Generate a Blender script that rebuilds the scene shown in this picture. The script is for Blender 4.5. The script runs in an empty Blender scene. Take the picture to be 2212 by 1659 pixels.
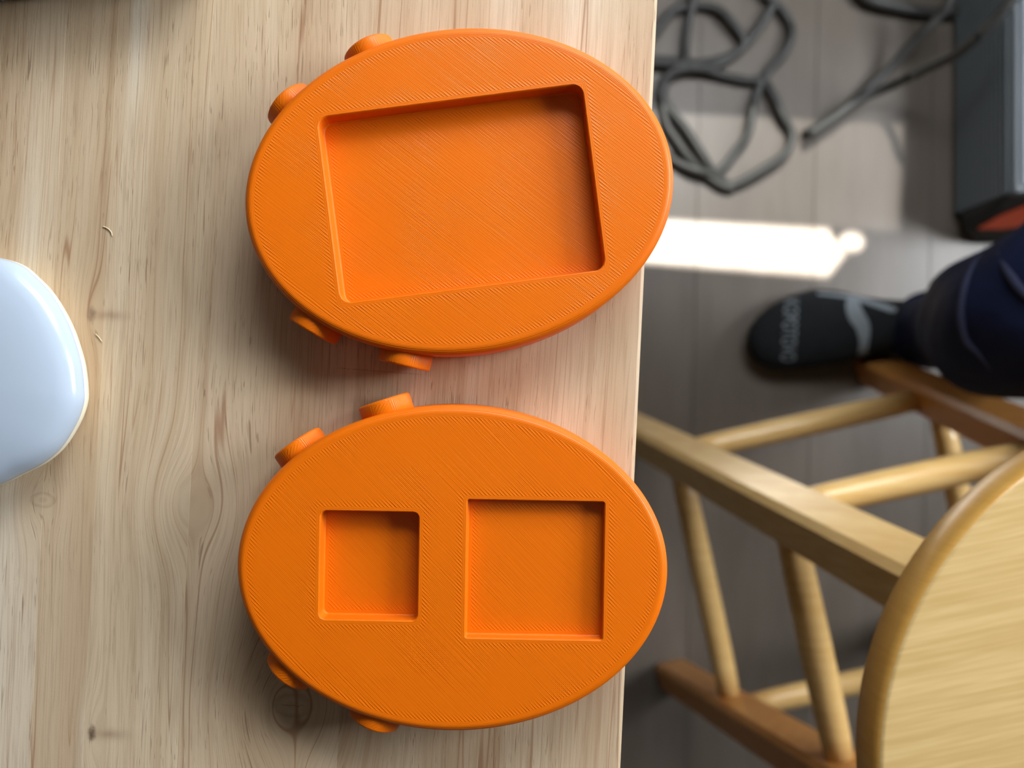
import bpy, bmesh, math, random
from mathutils import Vector, Matrix
from mathutils.geometry import tessellate_polygon
from mathutils.bvhtree import BVHTree
random.seed(7)
PI = math.pi
sc = bpy.context.scene
col = sc.collection

# ------------------------------------------------------------ camera, light, exposure
FPX = 1660.0                      # focal length in pixels of the 2212 x 1659 frame
CAMZ = 1.0
TZ = 0.735                        # table top height
cam_d = bpy.data.cameras.new('camera')
cam_d.sensor_width = 36.0
cam_d.lens = FPX / 2212 * 36.0
cam_d.clip_start = 0.01
cam_d.dof.use_dof = True
cam_d.dof.focus_distance = 0.252
cam_d.dof.aperture_fstop = 7.0
cam = bpy.data.objects.new('camera', cam_d)
cam.location = (0, 0, CAMZ)
col.objects.link(cam)
sc.camera = cam

sc.view_settings.view_transform = 'Standard'
sc.view_settings.look = 'None'
sc.view_settings.exposure = 0.0
sc.view_settings.gamma = 1.0
sc.view_settings.use_curve_mapping = False
sc.cycles.use_denoising = True
sc.cycles.max_bounces = 8

w = bpy.data.worlds.new('world')
sc.world = w
w.use_nodes = True
w.node_tree.nodes['Background'].inputs[0].default_value = (0.80, 0.90, 1.0, 1)
w.node_tree.nodes['Background'].inputs[1].default_value = 0.03

ROT = math.radians(-2.77)         # the table, window wall and blind share this direction
def rv(x, y):
    return (x * math.cos(ROT) - y * math.sin(ROT), x * math.sin(ROT) + y * math.cos(ROT))
SUN_EL = math.radians(60)
sun_d = bpy.data.lights.new('sun', 'SUN')
sun_d.energy = 40.0
sun_d.angle = math.radians(0.6)
sun_d.color = (1.0, 0.985, 0.92)
sun = bpy.data.objects.new('sun', sun_d)
sx, sy = rv(0, 1)
SD = Vector((sx * math.cos(SUN_EL), sy * math.cos(SUN_EL), math.sin(SUN_EL)))
sun.rotation_euler = SD.to_track_quat('Z', 'Y').to_euler()
sun.location = (0.5, 3, 4)
col.objects.link(sun)

def area(name, loc, target, sx_, sy_, power, colr):
    d = bpy.data.lights.new(name, 'AREA')
    d.shape = 'RECTANGLE'; d.size = sx_; d.size_y = sy_
    d.energy = power; d.color = colr
    o = bpy.data.objects.new(name, d)
    o.location = loc
    o.rotation_euler = (Vector(loc) - Vector(target)).to_track_quat('Z', 'Y').to_euler()
    col.objects.link(o)
    return o
area('skylight_side', (1.48, 0.45, 1.34), (0.0, 0.0, TZ), 0.75, 0.60, 37.0, (0.92, 0.96, 1.0))
area('skylight_back', (0.28, 0.73, 1.20), (0.0, 0.0, TZ), 0.70, 0.42, 11.5, (0.92, 0.96, 1.0))

# ------------------------------------------------------------ node helpers
class N:
    """tiny expression wrapper over shader math nodes"""
    def __init__(s, t, sock): s.t, s.s = t, sock
    def _m(s, op, b=None, c=None, clamp=False):
        n = s.t.nodes.new('ShaderNodeMath'); n.operation = op; n.use_clamp = clamp
        for i, v in enumerate((s, b, c)):
            if v is None: continue
            if isinstance(v, N): s.t.links.new(v.s, n.inputs[i])
            else: n.inputs[i].default_value = v
        return N(s.t, n.outputs[0])
    def __add__(s, o): return s._m('ADD', o)
    __radd__ = __add__
    def __sub__(s, o): return s._m('SUBTRACT', o)
    def __rsub__(s, o): return (s * -1) + o
    def __mul__(s, o): return s._m('MULTIPLY', o)
    __rmul__ = __mul__
    def __truediv__(s, o): return s._m('DIVIDE', o)
    def abs(s): return s._m('ABSOLUTE')
    def sin(s): return s._m('SINE')
    def sqrt(s): return s._m('SQRT')
    def exp(s): return s._m('EXPONENT')
    def tanh(s): return s._m('TANH')
    def max(s, o): return s._m('MAXIMUM', o)
    def min(s, o): return s._m('MINIMUM', o)
    def lt(s, o): return s._m('LESS_THAN', o)
    def gt(s, o): return s._m('GREATER_THAN', o)
    def clamp(s): return s._m('ADD', 0.0, clamp=True)
    def step(s, a, b):            # smooth ramp a..b -> 0..1
        n = s.t.nodes.new('ShaderNodeMapRange'); n.interpolation_type = 'SMOOTHSTEP'
        s.t.links.new(s.s, n.inputs[0])
        n.inputs[1].default_value = a; n.inputs[2].default_value = b
        return N(s.t, n.outputs[0])

class Mat:
    def __init__(s, name):
        s.m = bpy.data.materials.new(name); s.m.use_nodes = True
        s.t = s.m.node_tree; s.b = s.t.nodes['Principled BSDF']
    def new(s, k): return s.t.nodes.new(k)
    def link(s, a, b): s.t.links.new(a.s if isinstance(a, N) else a, b)
    def coords(s, which='Object'):
        tc = s.new('ShaderNodeTexCoord'); sp = s.new('ShaderNodeSeparateXYZ')
        s.link(tc.outputs[which], sp.inputs[0])
        return [N(s.t, sp.outputs[i]) for i in range(3)]
    def vec(s, x, y, z):
        c = s.new('ShaderNodeCombineXYZ')
        for i, v in enumerate((x, y, z)):
            if isinstance(v, N): s.link(v, c.inputs[i])
            else: c.inputs[i].default_value = v
        return c.outputs[0]
    def noise(s, x, y, z, detail=2.0, rough=0.5):
        n = s.new('ShaderNodeTexNoise'); n.inputs['Scale'].default_value = 1.0
        n.inputs['Detail'].default_value = detail; n.inputs['Roughness'].default_value = rough
        s.link(s.vec(x, y, z), n.inputs['Vector'])
        return N(s.t, n.outputs['Fac'])
    def voro(s, x, y, z, feature='F1'):
        n = s.new('ShaderNodeTexVoronoi'); n.inputs['Scale'].default_value = 1.0; n.feature = feature
        s.link(s.vec(x, y, z), n.inputs['Vector'])
        return N(s.t, n.outputs['Distance'])
    def mix(s, f, a, b):
        n = s.new('ShaderNodeMix'); n.data_type = 'RGBA'
        for v, i in ((f, 0), (a, 6), (b, 7)):
            if isinstance(v, N) or hasattr(v, 'is_linked'): s.link(v, n.inputs[i])
            elif i == 0: n.inputs[0].default_value = v
            else: n.inputs[i].default_value = (*v, 1)
        return n.outputs[2]
    def color(s, c):
        if isinstance(c, tuple): s.b.inputs['Base Color'].default_value = (*c, 1)
        else: s.link(c, s.b.inputs['Base Color'])
    def rough(s, r):
        if isinstance(r, N): s.link(r, s.b.inputs['Roughness'])
        else: s.b.inputs['Roughness'].default_value = r
    def bump(s, h, dist, strength=1.0):
        n = s.new('ShaderNodeBump'); n.inputs['Distance'].default_value = dist
        n.inputs['Strength'].default_value = strength
        s.link(h, n.inputs['Height']); s.link(n.outputs[0], s.b.inputs['Normal'])
    def set(s, k, v): s.b.inputs[k].default_value = v

def srgb(r, g, b):
    f = lambda c: (c / 255 / 12.92) if c / 255 <= 0.04045 else ((c / 255 + 0.055) / 1.055) ** 2.4
    return (f(r), f(g), f(b))

# ------------------------------------------------------------ object helpers
def tag(o, label=None, cat=None, group=None, kind=None):
    for k, v in (('label', label), ('category', cat), ('group', group), ('kind', kind)):
        if v: o[k] = v
    return o
def empty(name, loc=(0, 0, 0), rz=0.0):
    o = bpy.data.objects.new(name, None); o.location = loc; o.rotation_euler = (0, 0, rz)
    o.empty_display_size = 0.02
    col.objects.link(o); return o
def link(name, bm, mat, parent=None, smooth=False, recalc=True):
    me = bpy.data.meshes.new(name)
    if recalc: bmesh.ops.recalc_face_normals(bm, faces=bm.faces)
    bm.to_mesh(me); bm.free()
    if smooth:
        for p in me.polygons: p.use_smooth = True
    if mat: me.materials.append(mat.m if isinstance(mat, Mat) else mat)
    o = bpy.data.objects.new(name, me); col.objects.link(o)
    if parent: o.parent = parent
    return o
def add_box(bm, x0, x1, y0, y1, z0, z1, bev=0.0, seg=2, M=None):
    r = bmesh.ops.create_cube(bm, size=1.0)
    vs = r['verts']
    for v in vs:
        v.co = Vector(((x0 + x1) / 2 + v.co.x * (x1 - x0), (y0 + y1) / 2 + v.co.y * (y1 - y0), (z0 + z1) / 2 + v.co.z * (z1 - z0)))
    if bev:
        es = list({e for v in vs for e in v.link_edges})
        bmesh.ops.bevel(bm, geom=es, offset=bev, segments=seg, profile=0.5, affect='EDGES')
    if M is not None:
        bmesh.ops.transform(bm, matrix=M, verts=bm.verts)
def sweep(bm, rings, cap=True):
    """rings: list of lists of points, same count; skin them"""
    R = [[bm.verts.new(p) for p in r] for r in rings]
    n = len(R[0])
    for a, b in zip(R, R[1:]):
        for i in range(n):
            bm.faces.new((a[i], a[(i + 1) % n], b[(i + 1) % n], b[i]))
    if cap:
        bm.faces.new(R[0][::-1]); bm.faces.new(R[-1])
def catmull(P, k=6):
    P = [Vector(p) for p in P]; out = []
    Q = [P[0] * 2 - P[1]] + P + [P[-1] * 2 - P[-2]]
    for i in range(1, len(Q) - 2):
        a, b, c, d = Q[i - 1:i + 3]
        for j in range(k):
            t = j / k
            out.append(0.5 * ((2 * b) + (c - a) * t + (2 * a - 5 * b + 4 * c - d) * t * t + (3 * b - a - 3 * c + d) * t ** 3))
    out.append(P[-1]); return out
def tube(bm, P, r, n=10):
    rings = []
    for i, p in enumerate(P):
        d = (P[min(i + 1, len(P) - 1)] - P[max(i - 1, 0)]).normalized()
        up = Vector((0, 0, 1)) if abs(d.z) < 0.9 else Vector((1, 0, 0))
        a = d.cross(up).normalized(); b = a.cross(d)
        rr = r(i / (len(P) - 1)) if callable(r) else r
        rings.append([p + a * math.cos(2 * PI * k / n) * rr + b * math.sin(2 * PI * k / n) * rr for k in range(n)])
    sweep(bm, rings)
def W(px, py, z):
    """a point of the photograph at height z, in metres"""
    d = CAMZ - z
    return Vector(((px - 1106) / FPX * d, (829.5 - py) / FPX * d, z))

# ------------------------------------------------------------ materials
def plain(name, c, r=0.6, spec=0.5):
    m = Mat(name); x, y, z = m.coords()
    n = m.noise(x * 40, y * 40, z * 40, 3)
    m.color(m.mix(n, tuple(v * 0.9 for v in c), tuple(min(1, v * 1.1) for v in c)))
    m.rough(r); m.set('Specular IOR Level', spec)
    return m

EX, EY = 275.0 / FPX * (CAMZ - TZ), 0.0        # a point on the table's right edge
def TL(px, py):
    """photograph point on the table top -> table-local metres"""
    p = W(px, py, TZ); dx, dy = p.x - EX, p.y - EY
    c, s = math.cos(-ROT), math.sin(-ROT)
    return (dx * c - dy * s, dx * s + dy * c)

def table_wood():
    m = Mat('table_wood'); x, y, z = m.coords()
    at = m.new('ShaderNodeAttribute'); at.attribute_type = 'OBJECT'; at.attribute_name = 'seed'
    sd = N(m.t, at.outputs['Fac'])
    # knots bend the grain around themselves
    knots = [(212, 680, .0040, .010, 1.0), (212, 1585, .0035, .011, 1.0), (632, 1524, .013, .016, 1.2), (420, 1090, .010, .014, 1.1), (92, 1080, .005, .008, 1.0)]
    xw = x + (m.noise(x * 14, y * 9, sd, 2) - 0.5) * 0.004 + (m.noise(x * 6, y * 2.2, sd * 1.7, 1) - 0.5) * 0.016
    core = None
    for px, py, sx_, sy_, a in knots:
        kx, ky = TL(px, py)
        ex = (x - kx) / sx_; ey = (y - ky) / sy_
        q = (ex * ex + ey * ey)
        g = (q * -0.5).exp()
        xw = xw - (x - kx) * g * a * 0.95 + g * 0.002
    broad = m.noise(xw * 55, y * 1.6, sd * 3.1, 3)
    mid = m.noise(xw * 210, y * 5, sd * 2.3, 3)
    fine = m.noise(xw * 1500, y * 45, sd, 2)
    c1 = m.mix(broad.step(.34, .66), srgb(198, 173, 141), srgb(219, 199, 170))
    ta = m.new('ShaderNodeAttribute'); ta.attribute_type = 'OBJECT'; ta.attribute_name = 'tint'
    tint = N(m.t, ta.outputs['Fac'])
    c1 = m.mix(tint, c1, srgb(188, 161, 131))
    # pale chalky streaks
    chalk = m.noise(xw * 40 + 7, y * 2.0, sd * 5, 2).step(.55, .68) * (1 - tint)
    c2 = m.mix(chalk * 0.75, c1, srgb(228, 217, 198))
    c3 = m.mix(mid.step(.52, .74) * 0.45, c2, srgb(170, 138, 104))
    c3 = m.mix(fine.step(.42, .75) * 0.34, c3, srgb(150, 122, 92))
    # thin growth lines
    ln = (m.noise(xw * 90 + 3, y * 1.2, sd * 4, 1) - 0.47).abs()
    c4 = m.mix((1 - ln.step(0.0, 0.0045)) * 0.70, c3, srgb(150, 108, 76))
    ln2 = (m.noise(xw * 260 + 9, y * 3, sd * 6, 1) - 0.54).abs()
    c4 = m.mix((1 - ln2.step(0.0, 0.008)) * 0.50, c4, srgb(160, 118, 84))
    # short open pores
    pm = m.noise(x * 80, y * 16, sd * 9, 2).step(.40, .60)
    p1 = m.noise(xw * 2100, y * 70 + sd * 3, sd * 8, 0).step(.72, .80)
    p2 = m.noise(xw * 2900 + 5, y * 170, sd * 7, 0).step(.72, .80)
    pore = (p1.max(p2 * 0.8) * pm)
    c5 = m.mix(pore * 0.55, c4, srgb(122, 90, 64))
    # knots: dark hearts and rings
    for i, (px, py, sx_, sy_, a) in enumerate(knots):
        kx, ky = TL(px, py)
        if i in (0, 1):
            ex = (x - kx + .0022) / .0016; ey = (y - ky) / .0030
            nz = m.noise(x * 600, y * 600, 0.0, 2) * 1.2
            core = (1 - (ex * ex + ey * ey + nz).sqrt().step(.6, 1.5)) * (0.55 if i == 0 else 0.92)
            c5 = m.mix(core, c5, srgb(62, 36, 28))
            # branch wood running right
            bx = ((x - kx - .004) / .006); by = ((y - ky + m.noise(x * 200, 0.0, 3.0, 1) * .002 - .001) / .0018)
            br = (((bx * bx + by * by) * -1).exp()) * 0.5
            c5 = m.mix(br, c5, srgb(140, 108, 84))
        if i in (2, 4):
            s_ = .0062 if i == 2 else .004
            ex = (x - kx) / s_; ey = (y - ky) / (s_ * .6)
            r = (ex * ex + ey * ey).sqrt() + (m.noise(x * 300, y * 300, 1.0, 2) - .5) * .5
            ring = ((r * 9).sin() * .5 + .5) * (1 - r.step(.7, 1.5))
            c5 = m.mix(ring * 0.18, c5, srgb(140, 106, 78))
            edge = (((r - 1.05) * 7) * ((r - 1.05) * 7) * -1).exp()
            c5 = m.mix(edge * 0.22, c5, srgb(132, 96, 72))
            if i == 2:
                ck = (1 - ((y - ky + (m.noise(x * 700, 0.0, 2.0, 1) - .5) * .0016).abs()).step(0.0, .00018)) * (1 - ex.abs().step(.45, .75))
                c5 = m.mix(ck * .8, c5, srgb(90, 64, 44))
    # pencil mark between the two prints
    ax, ay = TL(820, 802)
    pk = (1 - ((y - ay + (x - ax) * .03 + (m.noise(x * 900, 0.0, 5.0, 2) - .5) * .0012).abs()).step(0.0, .00028)) * (1 - ((x - ax).abs()).step(.012, .017)) * m.noise(x * 2500, y * 900, 0.0, 2).step(.35, .6)
    c5 = m.mix(pk * 0.6, c5, srgb(110, 90, 75))
    m.color(c5)
    m.rough(m.noise(x * 60, y * 8, sd, 2) * 0.15 + 0.42)
    m.set('Specular IOR Level', 0.35)
    grainb = m.noise(x * 2600, y * 2200, sd, 1)
    m.bump(fine * 0.5 + grainb * 0.35 - pore * 1.5, 0.00006, 0.7)
    return m

def light_wood(name, a, b, r=0.35, scale=1.0, spec=0.5):
    m = Mat(name); x, y, z = m.coords()
    xw = x + (m.noise(x * 9, y * 30, z * 9, 2) - 0.5) * 0.01
    g = m.noise(xw * 8 * scale, y * 260 * scale, z * 30 * scale, 3)
    f = m.noise(xw * 30 * scale, y * 900 * scale, z * 60 * scale, 2)
    m.color(m.mix((g * .6 + f * .4).step(.22, .78), a, b))
    m.rough(r); m.set('Specular IOR Level', spec)
    m.set('Coat Weight', 0.2); m.set('Coat Roughness', 0.2)
    m.bump(f, 0.0001, 0.3)
    return m

def print_plastic(name, recesses, A, B, ang):
    """orange filament: infill lines on flat faces, layer lines on sloping ones"""
    m = Mat(name); x, y, z = m.coords()
    m.set('Specular IOR Level', 0.32)
    geo = m.new('ShaderNodeNewGeometry'); sp = m.new('ShaderNodeSeparateXYZ'); m.link(geo.outputs['True Normal'], sp.inputs[0])
    nz = N(m.t, sp.outputs[2])
    e = ((x / A) * (x / A) + (y / B) * (y / B)).sqrt()
    gx = x / (A * A); gy = y / (B * B)
    g = (gx * gx + gy * gy).sqrt()
    d = (1 - e) * e / g.max(0.5)                    # about the distance to the rim
    for (cx, cy, hw, hh) in recesses:
        qx = (x - cx).abs() - hw; qy = (y - cy).abs() - hh
        ax = qx.max(0.0); ay = qy.max(0.0)
        so = (ax * ax + ay * ay).sqrt() + qx.max(qy).min(0.0)
        d = d.min(so.abs())
    t = math.radians(ang)
    wob = (m.noise(x * 130, y * 130, 0.0, 2) - .5) * .00028
    s = x * math.cos(t) + y * math.sin(t) + wob
    along = y * math.cos(t) - x * math.sin(t)
    P = 0.00045
    l1 = (s * (2 * PI / P)).sin()
    l2 = (s * (PI / P) + 0.6).sin()
    near = 1 - d.step(0.0015, 0.0048)
    patch = m.noise(x * 45, y * 45, 2.0, 2)
    ampv = patch.step(.35, .70) * 0.55 + 0.45
    strand = m.noise(s * 2200, along * 25, 1.0, 0)
    infill = l1 * 0.42 * ampv + l2 * (near * 0.70 + 0.08) + (strand - .5) * 1.7 * ampv
    # cross hatching that shows through in patches
    c = (along * (2 * PI / 0.0009)).sin() * (s * (PI / P)).sin() * patch.step(.55, .72) * .35
    rim = (d * (2 * PI / 0.00046)).sin() * 0.35
    inner = d.step(0.0013, 0.0016)
    top = (infill + c) * inner + rim * (1 - inner)
    lay = ((z + (m.noise(x * 60, y * 60, z * 300, 1) - .5) * .0001) * (2 * PI / 0.00030)).sin() * 0.75 + (m.noise(x * 30, y * 30, z * 2600, 1) - .5) * 1.6
    flat = nz.abs().step(.90, .985)
    h = top * flat + lay * (1 - flat)
    m.bump(h, 0.000040, 1.0)
    # scattered tiny glints, painted into the colour as pale specks
    glint = (1 - m.voro(x * 420, y * 420, 0.0).step(0.03, 0.07)) * m.noise(x * 90, y * 90, 6.0, 0).step(.55, .6)
    base = m.mix(m.noise(x * 50, y * 50, z * 50, 2), srgb(228, 108, 0), srgb(234, 113, 2))
    m.color(m.mix(glint * .35, base, srgb(255, 190, 120)))
    m.rough(0.40)
    m.set('Subsurface Weight', 0.03); m.set('Subsurface Radius', (0.004, 0.0012, 0.0004)); m.set('Subsurface Scale', 1.0)
    return m

# ------------------------------------------------------------ setting: floor of long boards
fl = Mat('floor_vinyl'); x, y, z = fl.coords()
n1 = fl.noise(x * 26, y * 5, z, 4); n2 = fl.noise(x * 160, y * 14, 1.0, 3)
fl.color(fl.mix((n1 * .75 + n2 * .25).step(.3, .7), srgb(97, 88, 79), srgb(108, 99, 90)))
fl.rough(fl.noise(x * 12, y * 12, 3.0, 2) * 0.12 + 0.30)
fl.set('Specular IOR Level', 0.45)
bm = bmesh.new(); add_box(bm, -2.2, 1.62, -2.3, 0.86, -0.05, -0.004)
floor = link('floor', bm, plain('floor_base', srgb(70, 64, 60), .8)); tag(floor, kind='structure')
fa = math.radians(-1.2)
for k in range(-6, 8):
    for y0, y1 in ((-2.2, -.70), (-.70, .80)):
        x0 = 0.388 + k * 0.152
        bm = bmesh.new(); add_box(bm, x0 + .0002, x0 + 0.1518, y0 + .0002, y1 - .0002, -0.004, 0.0, 0.0004, 1)
        o = link('plank', bm, fl, floor); o.rotation_euler = (0, 0, fa)

white = plain('wall_paint', srgb(158, 154, 146), .9, .2)
# room frame shares the direction of the table; local y = WY is the window wall
WY = 0.80
def room(name, boxes, mat=white, parent=None, structure=True):
    bm = bmesh.new()
    for b in boxes: add_box(bm, *b)
    o = link(name, bm, mat, parent)
    if parent is None: o.rotation_euler = (0, 0, ROT)
    if structure and parent is None: tag(o, kind='structure')
    return o
WL, WR, ZS, ZT = -0.75, 0.505, 0.0, 2.25
ZS = (WY - 0.362) * math.tan(SUN_EL)          # window sill height
room('wall_back', [(-2.2, WL, WY, WY + .1, 0, 2.5), (WR, 1.62, WY, WY + .1, 0, 2.5), (WL, WR, WY, WY + .1, 0, ZS), (WL, WR, WY, WY + .1, ZT, 2.5)])
room('wall_right', [(1.52, 1.62, -2.3, -.6, 0, 2.5), (1.52, 1.62, .72, WY, 0, 2.5), (1.52, 1.62, -.6, .72, 0, .95), (1.52, 1.62, -.6, .72, 2.2, 2.5)])
room('ceiling', [(-2.2, 1.62, -2.3, WY + .1, 2.5, 2.55)])
frm = plain('window_frame_paint', srgb(235, 235, 232), .5)
win = empty('window_1'); win.rotation_euler = (0, 0, ROT); tag(win, kind='structure')
room('window_frame', [(WL, WL + .03, WY + .03, WY + .09, ZS, ZT), (WR - .012, WR, WY + .03, WY + .09, ZS, ZT), (WL + .03, WR - .012, WY + .03, WY + .09, ZT - .03, ZT)], frm, win)
win2 = empty('window_2'); win2.rotation_euler = (0, 0, ROT); tag(win2, kind='structure')
room('window_frame', [(1.55, 1.6, -.6, -.56, .95, 2.2), (1.55, 1.6, .68, .72, .95, 2.2), (1.55, 1.6, .04, .08, .95, 2.2), (1.55, 1.6, -.56, .68, 2.16, 2.2), (1.55, 1.6, -.56, .68, .95, .99)], frm, win2)

# unseen blind, added to shape the sun: sheer below, open gap, opaque above
def to_wall(px, py):
    p = W(px, py, 0); t = ROT
    lx = p.x * math.cos(-t) - p.y * math.sin(-t); ly = p.x * math.sin(-t) + p.y * math.cos(-t)
    return (lx, (WY + .02 - ly) * math.tan(SUN_EL))
g0, g1 = to_wall(1100, 452), to_wall(1840, 490)     # upper edge of the strip (lower on the wall)
h0, h1 = to_wall(1100, 536), to_wall(1788, 592)
tipa, tipb = to_wall(1796, 500), to_wall(1829, 541)
sl = lambda a, b, X: a[1] + (b[1] - a[1]) * (X - a[0]) / (b[0] - a[0])
def plate(name, loops, mat, parent, y0=WY + .015, th=.002):
    bm = bmesh.new()
    V = [[Vector((p[0], p[1], 0)) for p in l] for l in loops]
    tri = tessellate_polygon(V); flat = [p for l in V for p in l]
    A = [bm.verts.new((p.x, y0, p.y)) for p in flat]; B = [bm.verts.new((p.x, y0 + th, p.y)) for p in flat]
    for a, b, c in tri:
        bm.faces.new((A[a], A[b], A[c])); bm.faces.new((B[c], B[b], B[a]))
    o = 0
    for l in V:
        n = len(l)
        for i in range(n): bm.faces.new((A[o + i], A[o + (i + 1) % n], B[o + (i + 1) % n], B[o + i]))
        o += n
    return link(name, bm, mat, parent)
sheer = Mat('sun_mask_sheer_cloth')
tr = sheer.new('ShaderNodeBsdfTransparent'); tr.inputs[0].default_value = (1, 1, 1, 1)
mx = sheer.new('ShaderNodeMixShader'); mx.inputs[0].default_value = 0.70
sheer.color(srgb(205, 205, 200)); sheer.link(tr.outputs[0], mx.inputs[1]); sheer.link(sheer.b.outputs[0], mx.inputs[2])
sheer.link(mx.outputs[0], sheer.t.nodes['Material Output'].inputs[0])
blind = empty('sun_mask_blind'); blind.rotation_euler = (0, 0, ROT)
tag(blind, 'unseen window blind added to shape the sun, sheer below a narrow open gap', 'blind')
cloth = plain('sun_mask_cloth', srgb(222, 220, 212), .9, .2)
plate('sun_mask_sheer', [[(WL, ZS), (WR, ZS), (WR, sl(g0, g1, WR)), (WL, sl(g0, g1, WL))]], sheer, blind)
bc = to_wall(1840, 516)
hole = [(bc[0] + 0.0165 * math.cos(a), bc[1] + .023 * math.sin(a)) for a in [2 * PI * i / 16 for i in range(16)]]
plate('sun_mask_cloth', [[(WL, ZT), (WL, sl(h0, h1, WL)), h1, tipb, tipa, (tipa[0] - .004, sl(g0, g1, tipa[0])), (WR, sl(g0, g1, WR)), (WR, ZT)], hole], cloth, blind)

# ------------------------------------------------------------ table
wood = table_wood()
table = empty('table', (EX, EY, 0), ROT)
tag(table, 'pale wooden table of edge-glued boards, both orange prints lying on it', 'table')
edges = [0.0, -.0978, -.1529, -.1855, -.2035, -.262, -.318, -.369, -.43, -.488, -.55, -.61, -.67, -.73, -.80]
tints = [.45, .35, -.5, .12, .3, .15, .5, .1, .4, .2, .5, .2, .4, .1]
for i in range(len(edges) - 1):
    x1, x0 = edges[i], edges[i + 1]
    bm = bmesh.new(); add_box(bm, x0, x1, -.55, .60, TZ - .024, TZ, 0.0)
    es = [e for e in bm.edges if all(abs(v.co.z - TZ) < 1e-6 for v in e.verts) and abs(e.verts[0].co.x - e.verts[1].co.x) < 1e-6]
    if i == 0:
        rt = [e for e in bm.edges if all(abs(v.co.x - x1) < 1e-6 for v in e.verts) and abs(e.verts[0].co.z - e.verts[1].co.z) < 1e-6]
        bmesh.ops.bevel(bm, geom=rt, offset=.0012, segments=2, profile=.5, affect='EDGES')
    else:
        bmesh.ops.bevel(bm, geom=es, offset=.00005, segments=1, profile=.5, affect='EDGES')
    o = link('plank', bm, wood, table)
    o['seed'] = 1.37 + i * 2.71; o['tint'] = tints[i]
legw = light_wood('table_leg_wood', srgb(190, 160, 120), srgb(215, 190, 150))
for lx in (-.76, -.24):
    for ly in (-.50, .54):
        bm = bmesh.new(); add_box(bm, lx - .025, lx + .025, ly - .025, ly + .025, 0, TZ - .0245, .003)
        link('leg', bm, legw, table)

# ------------------------------------------------------------ orange oval prints
def ring_pts(a, b, z, n=256):
    return [(a * math.cos(2 * PI * i / n), b * math.sin(2 * PI * i / n), z) for i in range(n)]
def ell_off(A, B, off, z, n=256):
    """ellipse pulled inwards by off along its normal"""
    out = []
    for i in range(n):
        t = 2 * PI * i / n; x, y = A * math.cos(t), B * math.sin(t)
        nx, ny = x / (A * A), y / (B * B); l = math.hypot(nx, ny)
        out.append((x - nx / l * off, y - ny / l * off, z))
    return out
def rrect(cx, cy, hw, hh, r, z, k=6):
    out = []
    for (sx_, sy_, a0) in ((1, 1, 0), (-1, 1, PI / 2), (-1, -1, PI), (1, -1, 3 * PI / 2)):
        for j in range(k + 1):
            a = a0 + PI / 2 * j / k
            out.append((cx + sx_ * (hw - r) + r * math.cos(a), cy + sy_ * (hh - r) + r * math.sin(a), z))
    return out
A, B, TH, FR = .0690, .0522, .020, .0026
def oval_print(name, loc, rz, recesses, ang, label, knobs):
    root = empty(name, loc, rz)
    tag(root, label, '3D print', 'orange oval prints lying on the table')
    mat = print_plastic('orange_filament_' + ('single' if len(recesses) == 1 else 'double'), [(r[0], r[1], r[2], r[3]) for r in recesses], A - FR * .8, B - FR * .8, ang)
    bm = bmesh.new()
    rings = [ell_off(A, B, .0008, 0.0), ell_off(A, B, 0, .0008), ell_off(A, B, 0, TH * .3), ell_off(A, B, 0, TH * .6)]
    for j in range(13):
        a = PI / 2 * j / 12
        rings.append(ell_off(A, B, FR * (1 - math.cos(a)), TH - FR * .9 + FR * .9 * math.sin(a)))
    R = [[bm.verts.new(p) for p in r] for r in rings]; n = 256
    for a, b in zip(R, R[1:]):
        for i in range(n): bm.faces.new((a[i], a[(i + 1) % n], b[(i + 1) % n], b[i])).smooth = True
    bm.faces.new(R[0][::-1])
    loops = [R[-1]]
    for (cx, cy, hw, hh, r, dep) in recesses:
        ch = .0003
        lv = []
        prof = [(ch, TH), (0, TH - ch * 1.3), (0, TH - dep + .0004), (-.0004, TH - dep)]
        for off, zz in prof:
            lv.append([bm.verts.new(p) for p in rrect(cx, cy, hw + off, hh + off, max(r + off, .0002), zz)])
        m_ = len(lv[0])
        for a, b in zip(lv, lv[1:]):
            for i in range(m_): bm.faces.new((a[i], b[i], b[(i + 1) % m_], a[(i + 1) % m_]))
        bm.faces.new(lv[-1]); loops.append(lv[0])
    P = [[v.co.copy() for v in l] for l in loops]; flat = [v for l in loops for v in l]
    for a, b, c in tessellate_polygon(P): bm.faces.new((flat[a], flat[b], flat[c]))
    link('body', bm, mat, root)
    # round knobs on the side wall, axis pointing outwards
    kr = .0088
    for (t, nang, pro) in knobs:
        x, y = A * math.cos(t), B * math.sin(t)
        bm = bmesh.new(); ring = []
        for (l, r) in ((-.004, kr), (pro - .0008, kr * .99), (pro - .0003, kr * .975), (pro, kr * .93)):
            ring.append([Vector((l, r * math.cos(2 * PI * i / 48), r * math.sin(2 * PI * i / 48))) for i in range(48)])
        sweep(bm, ring)
        o = link('side_knob', bm, mat, root)
        for p in o.data.polygons: p.use_smooth = len(p.vertices) == 4 and abs(p.normal.x) < .3
        o.location = (x, y, .0092); o.rotation_euler = (0, 0, nang)
    return root
def kn(c, s, deg, pro=.0043):
    t = math.atan2(s * math.sqrt(1 - c * c), c)
    return (t, math.radians(deg), pro)
knobs = [kn(-.335, 1, 90 + 19), kn(-.735, 1, 90 + 36), kn(-.355, -1, -90 - 20), kn(-.755, -1, -90 - 38)]
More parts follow.
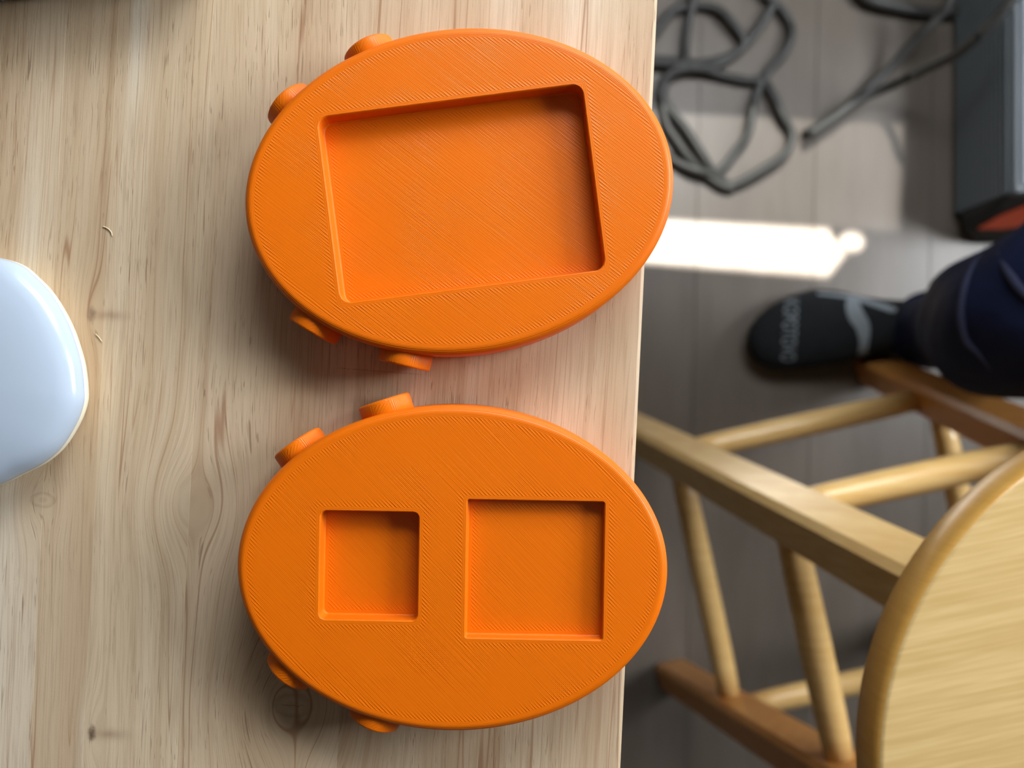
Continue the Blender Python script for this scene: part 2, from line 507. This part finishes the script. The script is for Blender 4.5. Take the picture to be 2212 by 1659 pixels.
# lower print: centre and recesses from the photograph
z0 = TZ + TH
def local(px, py, c, rz):
    p = W(px, py, z0); dx, dy = p.x - c[0], p.y - c[1]
    return (dx * math.cos(-rz) - dy * math.sin(-rz), dx * math.sin(-rz) + dy * math.cos(-rz))
cL = (-.0191, -.0590); rL = math.radians(-1.0)
s = (CAMZ - z0) / FPX
a1 = local(797, 1222, cL, rL); a2 = local(1155.5, 1231, cL, rL)
oval_print('oval_print', (cL[0], cL[1], TZ + .0001), rL,
           [(a1[0], a1[1], 106 * s, 117 * s, .0019, .0056), (a2[0], a2[1], 148 * s, 149 * s, .0006, .0038)], 45,
           'orange 3D printed oval plate with two square recesses, nearer the bottom of the photo', knobs)
cU = (-.0169, .0617); rU = math.radians(7.3)
a3 = local(997, 418, cU, rU)
oval_print('oval_print', (cU[0], cU[1], TZ + .0001), rU,
           [(a3[0], a3[1], 288 * s, 202 * s, .0034, .0066)], 45,
           'orange 3D printed oval plate with one large rectangular recess, tilted slightly', knobs)

# ------------------------------------------------------------ white mouse at the left edge
dpts = [(0, 557), (49, 573), (85, 603), (112, 632), (137, 671), (156, 710), (171, 754), (181, 795), (186, 849), (183, 878), (168, 917), (137, 966), (98, 1000), (49, 1025), (0, 1048), (-90, 1078), (-190, 1070), (-275, 1000), (-315, 890), (-315, 760), (-265, 640), (-175, 570), (-80, 546)]
zd = TZ + .008
C = W(-75, 815, zd); C.z = TZ
P = [W(a, b, zd) - W(-75, 815, zd) for a, b in dpts]
Pc = catmull([P[-1]] + P + [P[0], P[1]], 5)[5:-6]
gloss = Mat('white_gloss_plastic'); gloss.color(srgb(178, 192, 209)); gloss.rough(0.16); gloss.set('Specular IOR Level', 0.32)
crm = plain('cream_rim', srgb(222, 214, 190), .4)
mouse = empty('computer_mouse', C)
tag(mouse, 'glossy white rounded mouse cut off by the left edge of the photo', 'mouse')
prof = [(.90, .0060), (.955, .0066), (.985, .0076), (.998, .0088), (.997, .0098), (.985, .0114), (.96, .0128), (.92, .0141), (.85, .0152), (.70, .0164), (.5, .0173), (.25, .0178), (.04, .0179)]
bm = bmesh.new(); sweep(bm, [[Vector((p.x * k, p.y * k, z)) for p in Pc] for k, z in prof])
link('shell', bm, gloss, mouse, True)
bm = bmesh.new(); sweep(bm, [[Vector((p.x * k, p.y * k, z)) for p in Pc] for k, z in [(.88, .0002), (.93, .001), (.985, .0052), (1.0, .0066), (1.0, .0078), (.985, .0084), (.95, .0075)]])
link('base_rim', bm, crm, mouse, True)

# ------------------------------------------------------------ knitted grey cover in the top left corner
kt = Mat('grey_knit'); x, y, z = kt.coords()
vv = kt.voro(x * 420, y * 420, z * 420)
kt.color(kt.mix(vv.step(.2, .7), srgb(172, 176, 168), srgb(70, 66, 66))); kt.rough(.95); kt.bump(1 - vv, .0008, 1.0)
mat_ = empty('placemat', (*W(70, 4, TZ)[:2], TZ), math.radians(7.5))
tag(mat_, 'grey knitted mat with only its edge in the top left corner', 'mat')
bm = bmesh.new(); add_box(bm, -.20, .064, .0005, .12, .0002, .0260, .004, 3)
link('cloth_body', bm, kt, mat_, True)
# loops of yarn along the front edge, nobody could count them
bm = bmesh.new()
for i in range(420):
    c = Vector((-.19 + i * .0006, random.uniform(-.0003, .0006), random.uniform(.004, .023)))
    bmesh.ops.create_uvsphere(bm, u_segments=6, v_segments=4, radius=random.uniform(.0007, .0010), matrix=Matrix.Translation(c))
tag(link('yarn_edge', bm, kt, mat_, True), kind='stuff')

# two tiny curled fibres
fib = plain('fibre', srgb(225, 210, 175), .5)
for pts, lab in (([(222, 489), (232, 493), (240, 501), (242, 510)], 'tiny pale curled fibre on the table, the upper of two left of the prints'),
                 ([(207, 722), (214, 729), (220, 738)], 'tiny pale curled fibre on the table right of the white mouse')):
    bm = bmesh.new(); tube(bm, catmull([W(a, b, TZ + .0003) for a, b in pts], 5), .00016, 6)
    tag(link('fibre', bm, fib, None, True), lab, 'fibre')

# ------------------------------------------------------------ stool
sw = light_wood('stool_wood', srgb(212, 168, 100), srgb(232, 198, 134), .26)
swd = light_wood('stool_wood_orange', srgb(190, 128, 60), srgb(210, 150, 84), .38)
seatm = Mat('seat_wood'); x, y, z = seatm.coords()
ar = math.radians(12); xs = x * math.cos(ar) + y * math.sin(ar); ys = y * math.cos(ar) - x * math.sin(ar)
g = seatm.noise(xs * 6, ys * 110, 0.0, 4, .65); f = seatm.noise(xs * 25, ys * 520, 0.0, 2)
bd = (((ys + .3) / .062))._m('FLOOR')
seatm.color(seatm.mix((g * .55 + f * .45).step(.36, .66), srgb(198, 166, 108), srgb(216, 186, 130)))
seatm.rough(.34); seatm.set('Coat Weight', .25); seatm.set('Coat Roughness', .15)
SC = Vector((.3143, -.1655)); SR = .2146; SH, ST, KT = .1686, .1667, .50
u = Vector((math.cos(SR), math.sin(SR))); v = Vector((math.sin(SR), -math.cos(SR)))
ZSE = .640
LW, LT = .041, .036
stool = empty('stool', (SC.x, SC.y, 0), 0)
tag(stool, 'pale varnished wooden stool with a round seat, splayed square legs and dowel rungs', 'stool')
def corner(a, b, z):
    k = 1 + (KT - 1) * z / .56
    p = u * (a * SH * k) + v * (b * ST * k)
    return Vector((p.x, p.y, z))
def centre(a, b, z):
    return corner(a, b, z) + Vector((*(u * LW / 2 + v * LT / 2), 0))
U3, V3 = Vector((u.x, u.y, 0)), Vector((v.x, v.y, 0))
for a, b in ((-1, -1), (1, -1), (-1, 1), (1, 1)):
    bm = bmesh.new(); rings = []
    for z in (0, .003, ZSE):
        c = centre(a, b, z); i = .003 if z == 0 else 0
        hw, ht, bv = LW / 2 - i, LT / 2 - i, .005
        rings.append([c + U3 * X + V3 * Y for X, Y in ((-hw + bv, -ht), (hw - bv, -ht), (hw, -ht + bv), (hw, ht - bv), (hw - bv, ht), (-hw + bv, ht), (-hw, ht - bv), (-hw, -ht + bv))])
    sweep(bm, rings)
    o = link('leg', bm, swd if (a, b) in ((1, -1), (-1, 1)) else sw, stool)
rr = .0125
for (pa, pb) in (((-1, -1), (1, -1)), ((-1, -1), (-1, 1)), ((-1, 1), (1, 1)), ((1, -1), (1, 1))):
    for z in (.188, .400):
        zz = z + (.008 if pa[0] == pb[0] else 0)
        p, q = centre(*pa, zz), centre(*pb, zz)
        d = (q - p).normalized()
        p2, q2 = p + d * LW * .35, q - d * LW * .35
        bm = bmesh.new()
        tube(bm, [p2.lerp(q2, i / 8) for i in range(9)], lambda t: rr * (0.86 + 0.14 * math.sin(PI * t) ** .5), 20)
        link('rung', bm, sw, stool, True)
bm = bmesh.new(); rings = []; SRAD = .1565; zb, zt = ZSE + .002, .667
for (r, z) in ((SRAD - .006, zb), (SRAD - .002, zb + .0015), (SRAD, zb + .005), (SRAD, zt - .0045), (SRAD - .0006, zt - .0018), (SRAD - .0018, zt - .0005), (SRAD - .0034, zt), (.10, zt), (.02, zt)):
    rings.append([(r * math.cos(2 * PI * i / 96), r * math.sin(2 * PI * i / 96), z) for i in range(96)])
sweep(bm, rings)
seat = link('seat', bm, seatm, stool, True)
sedge = light_wood('seat_edge_wood', srgb(206, 156, 74), srgb(220, 172, 90), .3)
seat.data.materials.append(sedge.m)
for p in seat.data.polygons:
    if p.normal.z < .9: p.material_index = 1
    p.use_smooth = p.normal.z < .97
# aprons under the seat
for (pa, pb) in (((-1, -1), (1, -1)), ((-1, -1), (-1, 1)), ((-1, 1), (1, 1)), ((1, -1), (1, 1))):
    p, q = centre(*pa, .615), centre(*pb, .615); d = (q - p).normalized(); n_ = Vector((-d.y, d.x, 0))
    bm = bmesh.new()
    rg = []
    for c in (p + d * .012, q - d * .012):
        rg.append([c + n_ * X + Vector((0, 0, Z)) for X, Z in ((-.008, -.02), (.008, -.02), (.008, .0255), (-.008, .0255))])
    sweep(bm, rg); link('apron', bm, sw, stool)

# ------------------------------------------------------------ cables on the floor
blk = Mat('cable_rubber'); blk.color(srgb(62, 62, 60)); blk.rough(.5)
def cable(name, runs, r, label, z=.008):
    bm = bmesh.new()
    for k, pts in enumerate(runs):
        P = []
        for i, p in enumerate(pts):
            zz = p[2] if len(p) > 2 else z + .004 * math.sin(i * 1.3 + k)
            P.append(W(p[0], p[1], max(zz, r + .001)))
        tube(bm, catmull(P, 6), r, 10)
    o = link(name, bm, blk, None, True)
    tag(o, label, 'cable'); return o
cable('cable_coil', [
    [(1380, 110), (1412, 74), (1446, 31), (1470, 17), (1518, 13), (1551, 21), (1578, 45), (1600, 76), (1605, 96), (1591, 114), (1555, 129), (1509, 137), (1464, 133), (1410, 130), (1350, 140)],
    [(1497, -20), (1495, 11), (1488, 45), (1482, 81), (1480, 108), (1476, 140), (1440, 165), (1428, 190), (1430, 215), (1482, 281), (1518, 336), (1540, 372), (1564, 393), (1582, 400), (1609, 389), (1654, 362), (1692, 337), (1708, 308), (1707, 281), (1690, 250), (1670, 205), (1649, 177), (1609, 174), (1555, 163), (1518, 149), (1482, 140), (1400, 138)],
    [(1650, -20), (1663, 0), (1687, 20), (1706, 51), (1710, 78), (1696, 112), (1663, 150), (1645, 178), (1630, 215), (1623, 254), (1613, 294), (1587, 330), (1564, 360), (1540, 375), (1508, 370), (1482, 361), (1452, 345), (1400, 310)],
    [(1670, 10), (1640, 60), (1600, 105), (1540, 147), (1482, 150), (1446, 168), (1432, 200), (1437, 263), (1464, 308), (1491, 345), (1520, 375), (1560, 402), (1585, 406)],
], .0060, 'tangled coil of black cable on the floor beside the table corner')
cable('cable', [[(1738, 291, .008), (1772, 270, .008), (1810, 246, .009), (1846, 218, .01), (1883, 184, .012), (1928, 140, .02), (1968, 96, .035), (2001, 64, .05), (2028, 36, .06), (2046, 9, .07), (2062, -30, .08)]], .0058,
      'black cable running from the floor to the top edge, left of two beside the case')
cable('cable', [[(1746, 291, .020), (1800, 256, .020), (1846, 222, .022), (1901, 196, .03), (1964, 167, .06), (2028, 136, .10), (2064, 118, .125), (2119, 73, .16), (2164, 27, .18), (2196, -10, .19)]], .0058,
      'black cable rising over the ribbed grey case, right of the two')
cable('cable', [[(1850, -20), (1883, 2), (1937, 16), (2001, 27), (2055, 27), (2095, 11), (2120, -14)]], .0075,
      'thick dark cable curving along the top edge near the case')

# ------------------------------------------------------------ ribbed case at the right
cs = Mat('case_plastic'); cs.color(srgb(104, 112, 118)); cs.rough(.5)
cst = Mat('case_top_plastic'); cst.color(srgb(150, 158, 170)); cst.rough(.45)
csd = Mat('case_dark'); csd.color(srgb(30, 31, 33)); csd.rough(.5)
red = Mat('case_red'); red.color(srgb(226, 92, 58)); red.rough(.5)
case = empty('ribbed_case', (.573, .180, 0), 0)
tag(case, 'dark grey ribbed case with an orange-red patch, on the floor by the person', 'case')
L_, Wd, Hh = .50, .26, .124
bm = bmesh.new(); add_box(bm, .003, Wd, .039, L_, .002, Hh - .004, .004, 2); link('shell', bm, cs, case)
for i in range(13):
    z = .008 + i * .0083
    bm = bmesh.new(); add_box(bm, -.0012, .0035, .040, L_ - .01, z, z + .0046, .0012, 1)
    link('rib', bm, cs, case)
def capring(y, ins, k=12):
    out = []
    x0, x1, za, zb_ = ins, Wd - ins, .0 + ins * .6, Hh - ins
    r = .03
    for (cx, cz, a0) in ((x1 - r, zb_ - r, 0), (x0 + r, zb_ - r, PI / 2), (x0 + r, za + r, PI), (x1 - r, za + r, 3 * PI / 2)):
        for j in range(k + 1):
            a = a0 + PI / 2 * j / k
            out.append((cx + r * math.cos(a), y, cz + r * math.sin(a)))
    return out
bm = bmesh.new(); sweep(bm, [capring(.040, 0), capring(.026, 0), capring(.012, .003), capring(.003, .008), capring(0, .014)])
for q in bm.verts: q.co.y += q.co.z / .124 * .046 * (1 - q.co.y / .04)
link('end_cap', bm, csd, case, True)
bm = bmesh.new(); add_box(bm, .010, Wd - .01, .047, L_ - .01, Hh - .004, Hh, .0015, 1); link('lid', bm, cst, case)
bm = bmesh.new()
p = [(.010, .040), (.018, .066), (.038, .092), (.10, .102), (.10, .060), (.040, .040)]
p = [(a, b / .124 * .046 - .0016, b) for a, b in p]
A_ = [bm.verts.new(q) for q in p]; B_ = [bm.verts.new((q[0], q[1] + .006, q[2])) for q in p]
bm.faces.new(A_); bm.faces.new(B_[::-1])
for i in range(6): bm.faces.new((A_[i], A_[(i + 1) % 6], B_[(i + 1) % 6], B_[i]))
link('orange_patch', bm, red, case)

# ------------------------------------------------------------ person: one leg in sock and trousers
skin = plain('skin', srgb(200, 150, 120), .5)
sock_m = Mat('sock_cloth'); x, y, z = sock_m.coords()
sock_m.color(sock_m.mix(sock_m.noise(x * 60, y * 60, z * 60, 2), srgb(22, 24, 26), srgb(32, 35, 38))); sock_m.rough(.9); sock_m.set('Specular IOR Level', .2)
grey_m = Mat('sock_print'); grey_m.color(srgb(118, 126, 132)); grey_m.rough(.8)
nav = Mat('navy_cloth'); x, y, z = nav.coords()
nn = nav.noise(x * 14, y * 14, z * 6, 3)
nav.color(nav.mix(nn, srgb(14, 18, 34), srgb(32, 40, 72))); nav.rough(.75); nav.set('Specular IOR Level', .08)
nav.bump(nav.noise(x * 22, y * 16, z * 9, 2), .014, .8)
def oval_ring(c, ax, ay, ra, rb, n=28, sq=2.0):
    out = []
    for i in range(n):
        t = 2 * PI * i / n; ct, st = math.cos(t), math.sin(t)
        out.append(c + ax * (ra * math.copysign(abs(ct) ** (2 / sq), ct)) + ay * (rb * math.copysign(abs(st) ** (2 / sq), st)))
    return out
Y_, Z_, X_ = Vector((0, 1, 0)), Vector((0, 0, 1)), Vector((1, 0, 0))
# bare leg inside the clothes (one continuous body)
bm = bmesh.new()
knee = Vector((.398, .050, .43)); hip = Vector((.69, .37, .50)); ank = Vector((.505, .065, .09))
path = [ank, ank.lerp(knee, .35), ank.lerp(knee, .8), knee, knee.lerp(hip, .3), hip]
rad = [.026, .040, .044, .048, .058, .08]
rings = []
for i, pnt in enumerate(path):
    d = (path[min(i + 1, 5)] - path[max(i - 1, 0)]).normalized()
    a_ = d.cross(Vector((0, 1, .2))).normalized(); b_ = d.cross(a_)
    rings.append(oval_ring(pnt, a_, b_, rad[i], rad[i]))
foot_in = []
sweep(bm, rings)
person = link('person', bm, skin, None, True)
tag(person, 'person seen only as one leg in navy trousers and a black printed sock', 'person')
# sock: foot from toe to heel, then up the ankle
bm = bmesh.new()
sec = [(.3005, .058, .026, .004, .006), (.304, .056, .025, .018, .014), (.313, .0565, .024, .030, .019), (.328, .060, .025, .040, .023), (.350, .065, .027, .047, .026),
       (.378, .0705, .030, .0495, .029), (.405, .071, .035, .046, .034), (.430, .071, .041, .038, .040), (.455, .070, .048, .034, .047), (.480, .070, .054, .032, .053)]
rings = [oval_ring(Vector((X, Y, Z)), Y_, Z_, ra, rb, 28, 2.4) for X, Y, Z, ra, rb in sec]
rings += [oval_ring(Vector((.502, .069, .062)), Y_, (Z_ + X_ * .25).normalized(), .032, .061, 28, 2.2),
          oval_ring(Vector((.522, .067, .060)), Y_, (Z_ + X_ * .1).normalized(), .033, .056, 28, 2.2),
          oval_ring(Vector((.545, .058, .045)), Y_, Z_, .030, .040, 28, 2.2), oval_ring(Vector((.560, .058, .038)), Y_, Z_, .012, .018, 28, 2)]
sweep(bm, rings)
# ankle shaft
sweep(bm, [oval_ring(Vector((.512, .067, .075)), X_, Y_, .040, .032), oval_ring(Vector((.505, .064, .12)), X_, Y_, .036, .032), oval_ring(Vector((.492, .062, .17)), X_, Y_, .038, .035)])
bmesh.ops.recalc_face_normals(bm, faces=bm.faces)
bvh = BVHTree.FromBMesh(bm)
sock = link('sock', bm, sock_m, person, True)
def drape(px, py, off=.0008, zz=.05):
    """a point of the print lies on the upper side of the sock"""
    p = W(px, py, zz)
    for _ in range(4):
        h = bvh.ray_cast(Vector((p.x, p.y, .5)), Vector((0, 0, -1)))[0]
        if h is None: return None
        p = W(px, py, h.z)
    return Vector((p.x, p.y, h.z + off))
def strip(name, cl, wd, nu=7, mat=grey_m):
    P = catmull([Vector((a, b, 0)) for a, b in cl], 8); bm = bmesh.new(); rows = []
    for i, p in enumerate(P):
        d = (P[min(i + 1, len(P) - 1)] - P[max(i - 1, 0)]).normalized(); n_ = Vector((-d.y, d.x, 0))
        wv = wd(i / (len(P) - 1)); row = []
        for j in range(nu):
            q = p + n_ * wv * ((j / (nu - 1)) - .5)
            h = drape(q.x, q.y); row.append(bm.verts.new(h) if h is not None else None)
        rows.append(row)
    for a, b in zip(rows, rows[1:]):
        for j in range(nu - 1):
            f4 = (a[j], a[j + 1], b[j + 1], b[j])
            if all(f4): bm.faces.new(f4)
    return link(name, bm, mat, sock, True)
strip('sock_band', [(1852, 640), (1842, 655), (1848, 680), (1862, 703), (1866, 730), (1864, 755), (1858, 785)], lambda t: 20 + 14 * math.sin(PI * min(1, t * 1.4)))
strip('sock_stripe', [(1765, 634), (1810, 638), (1855, 646), (1900, 660), (1935, 672)], lambda t: 5 + 9 * t)
# lettering across the toes, reading down the photo
tc_ = bpy.data.curves.new('t', 'FONT'); tc_.body = 'KOPOTOVO'; tc_.size = 1.0; tc_.space_character = 1.05
to = bpy.data.objects.new('t', tc_); col.objects.link(to)
bpy.context.view_layer.update()
me0 = to.evaluated_get(bpy.context.evaluated_depsgraph_get()).to_mesh()
bm = bmesh.new(); bm.from_mesh(me0)
bmesh.ops.triangulate(bm, faces=bm.faces)
bmesh.ops.subdivide_edges(bm, edges=bm.edges, cuts=1)
w_ = max(q.co.x for q in bm.verts); h_ = max(q.co.y for q in bm.verts)
dead = []
for q in bm.verts:
    yy = 645 + (q.co.x / w_) * 136; xx = 1694 + (q.co.y / h_) * 32 - (yy - 645) * .06
    h = drape(xx, yy, .001)
    if h is None: dead.append(q)
    else: q.co = h
bmesh.ops.delete(bm, geom=dead, context='VERTS')
bpy.data.objects.remove(to); bpy.data.curves.remove(tc_)
link('toe_lettering', bm, grey_m, sock)
# trousers: cuff, shin, knee, thigh
bm = bmesh.new()
def tr_ring(c, d, ra, rb, k, amp):
    d = d.normalized(); a_ = d.cross(Vector((0, 0, 1)) if abs(d.z) < .8 else Vector((0, 1, 0))).normalized(); b_ = d.cross(a_)
    out = []
    for i in range(64):
        t = 2 * PI * i / 64
        r_ = 1 + amp * (math.sin(3 * t + k * 1.1) * .6 + math.sin(5 * t - k * .8) * .4)
        out.append(c + a_ * ra * r_ * math.cos(t) + b_ * rb * r_ * math.sin(t))
    return out
path = [Vector((.500, .064, .082)), Vector((.498, .064, .105)), Vector((.490, .062, .16)), Vector((.470, .060, .22)), Vector((.440, .056, .29)), Vector((.412, .052, .35)), Vector((.392, .048, .405)),
        Vector((.390, .052, .440)), Vector((.412, .072, .462)), Vector((.46, .115, .475)), Vector((.54, .19, .485)), Vector((.62, .28, .495)), Vector((.70, .38, .50))]
rads = [.047, .046, .049, .054, .058, .060, .062, .064, .066, .072, .080, .088, .095]
full = catmull(path, 4); rf = catmull([(r, 0, 0) for r in rads], 4)
rings = []
for i, pnt in enumerate(full):
    d = full[min(i + 2, len(full) - 1)] - full[max(i - 2, 0)]
    rings.append(tr_ring(pnt, d, rf[i].x, rf[i].x, i * .45, .055))
prev = None
# keep neighbouring rings aligned
for k in range(1, len(rings)):
    best = min(range(64), key=lambda s_: sum((rings[k][(j * 8 + s_) % 64] - rings[k - 1][j * 8]).length for j in range(8)))
    rings[k] = rings[k][best:] + rings[k][:best]
sweep(bm, rings)
bmesh.ops.recalc_face_normals(bm, faces=bm.faces)
tb = BVHTree.FromBMesh(bm)
trs = link('trousers', bm, nav, person, True)
lit_fold_m = plain('lit_fold_cloth', srgb(46, 49, 68), .9, .1)  # light catching the trouser folds, put in as ridges of paler colour
def on_cloth(px, py):
    o = Vector((0, 0, CAMZ))
    return tb.ray_cast(o, (W(px, py, 0) - o).normalized())[0]
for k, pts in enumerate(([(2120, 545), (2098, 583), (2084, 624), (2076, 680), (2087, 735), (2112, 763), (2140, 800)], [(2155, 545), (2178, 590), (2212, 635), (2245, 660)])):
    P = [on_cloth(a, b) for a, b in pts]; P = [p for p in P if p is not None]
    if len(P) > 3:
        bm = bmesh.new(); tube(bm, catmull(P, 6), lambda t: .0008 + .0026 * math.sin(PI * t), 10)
        link('lit_fold', bm, lit_fold_m, trs, True)
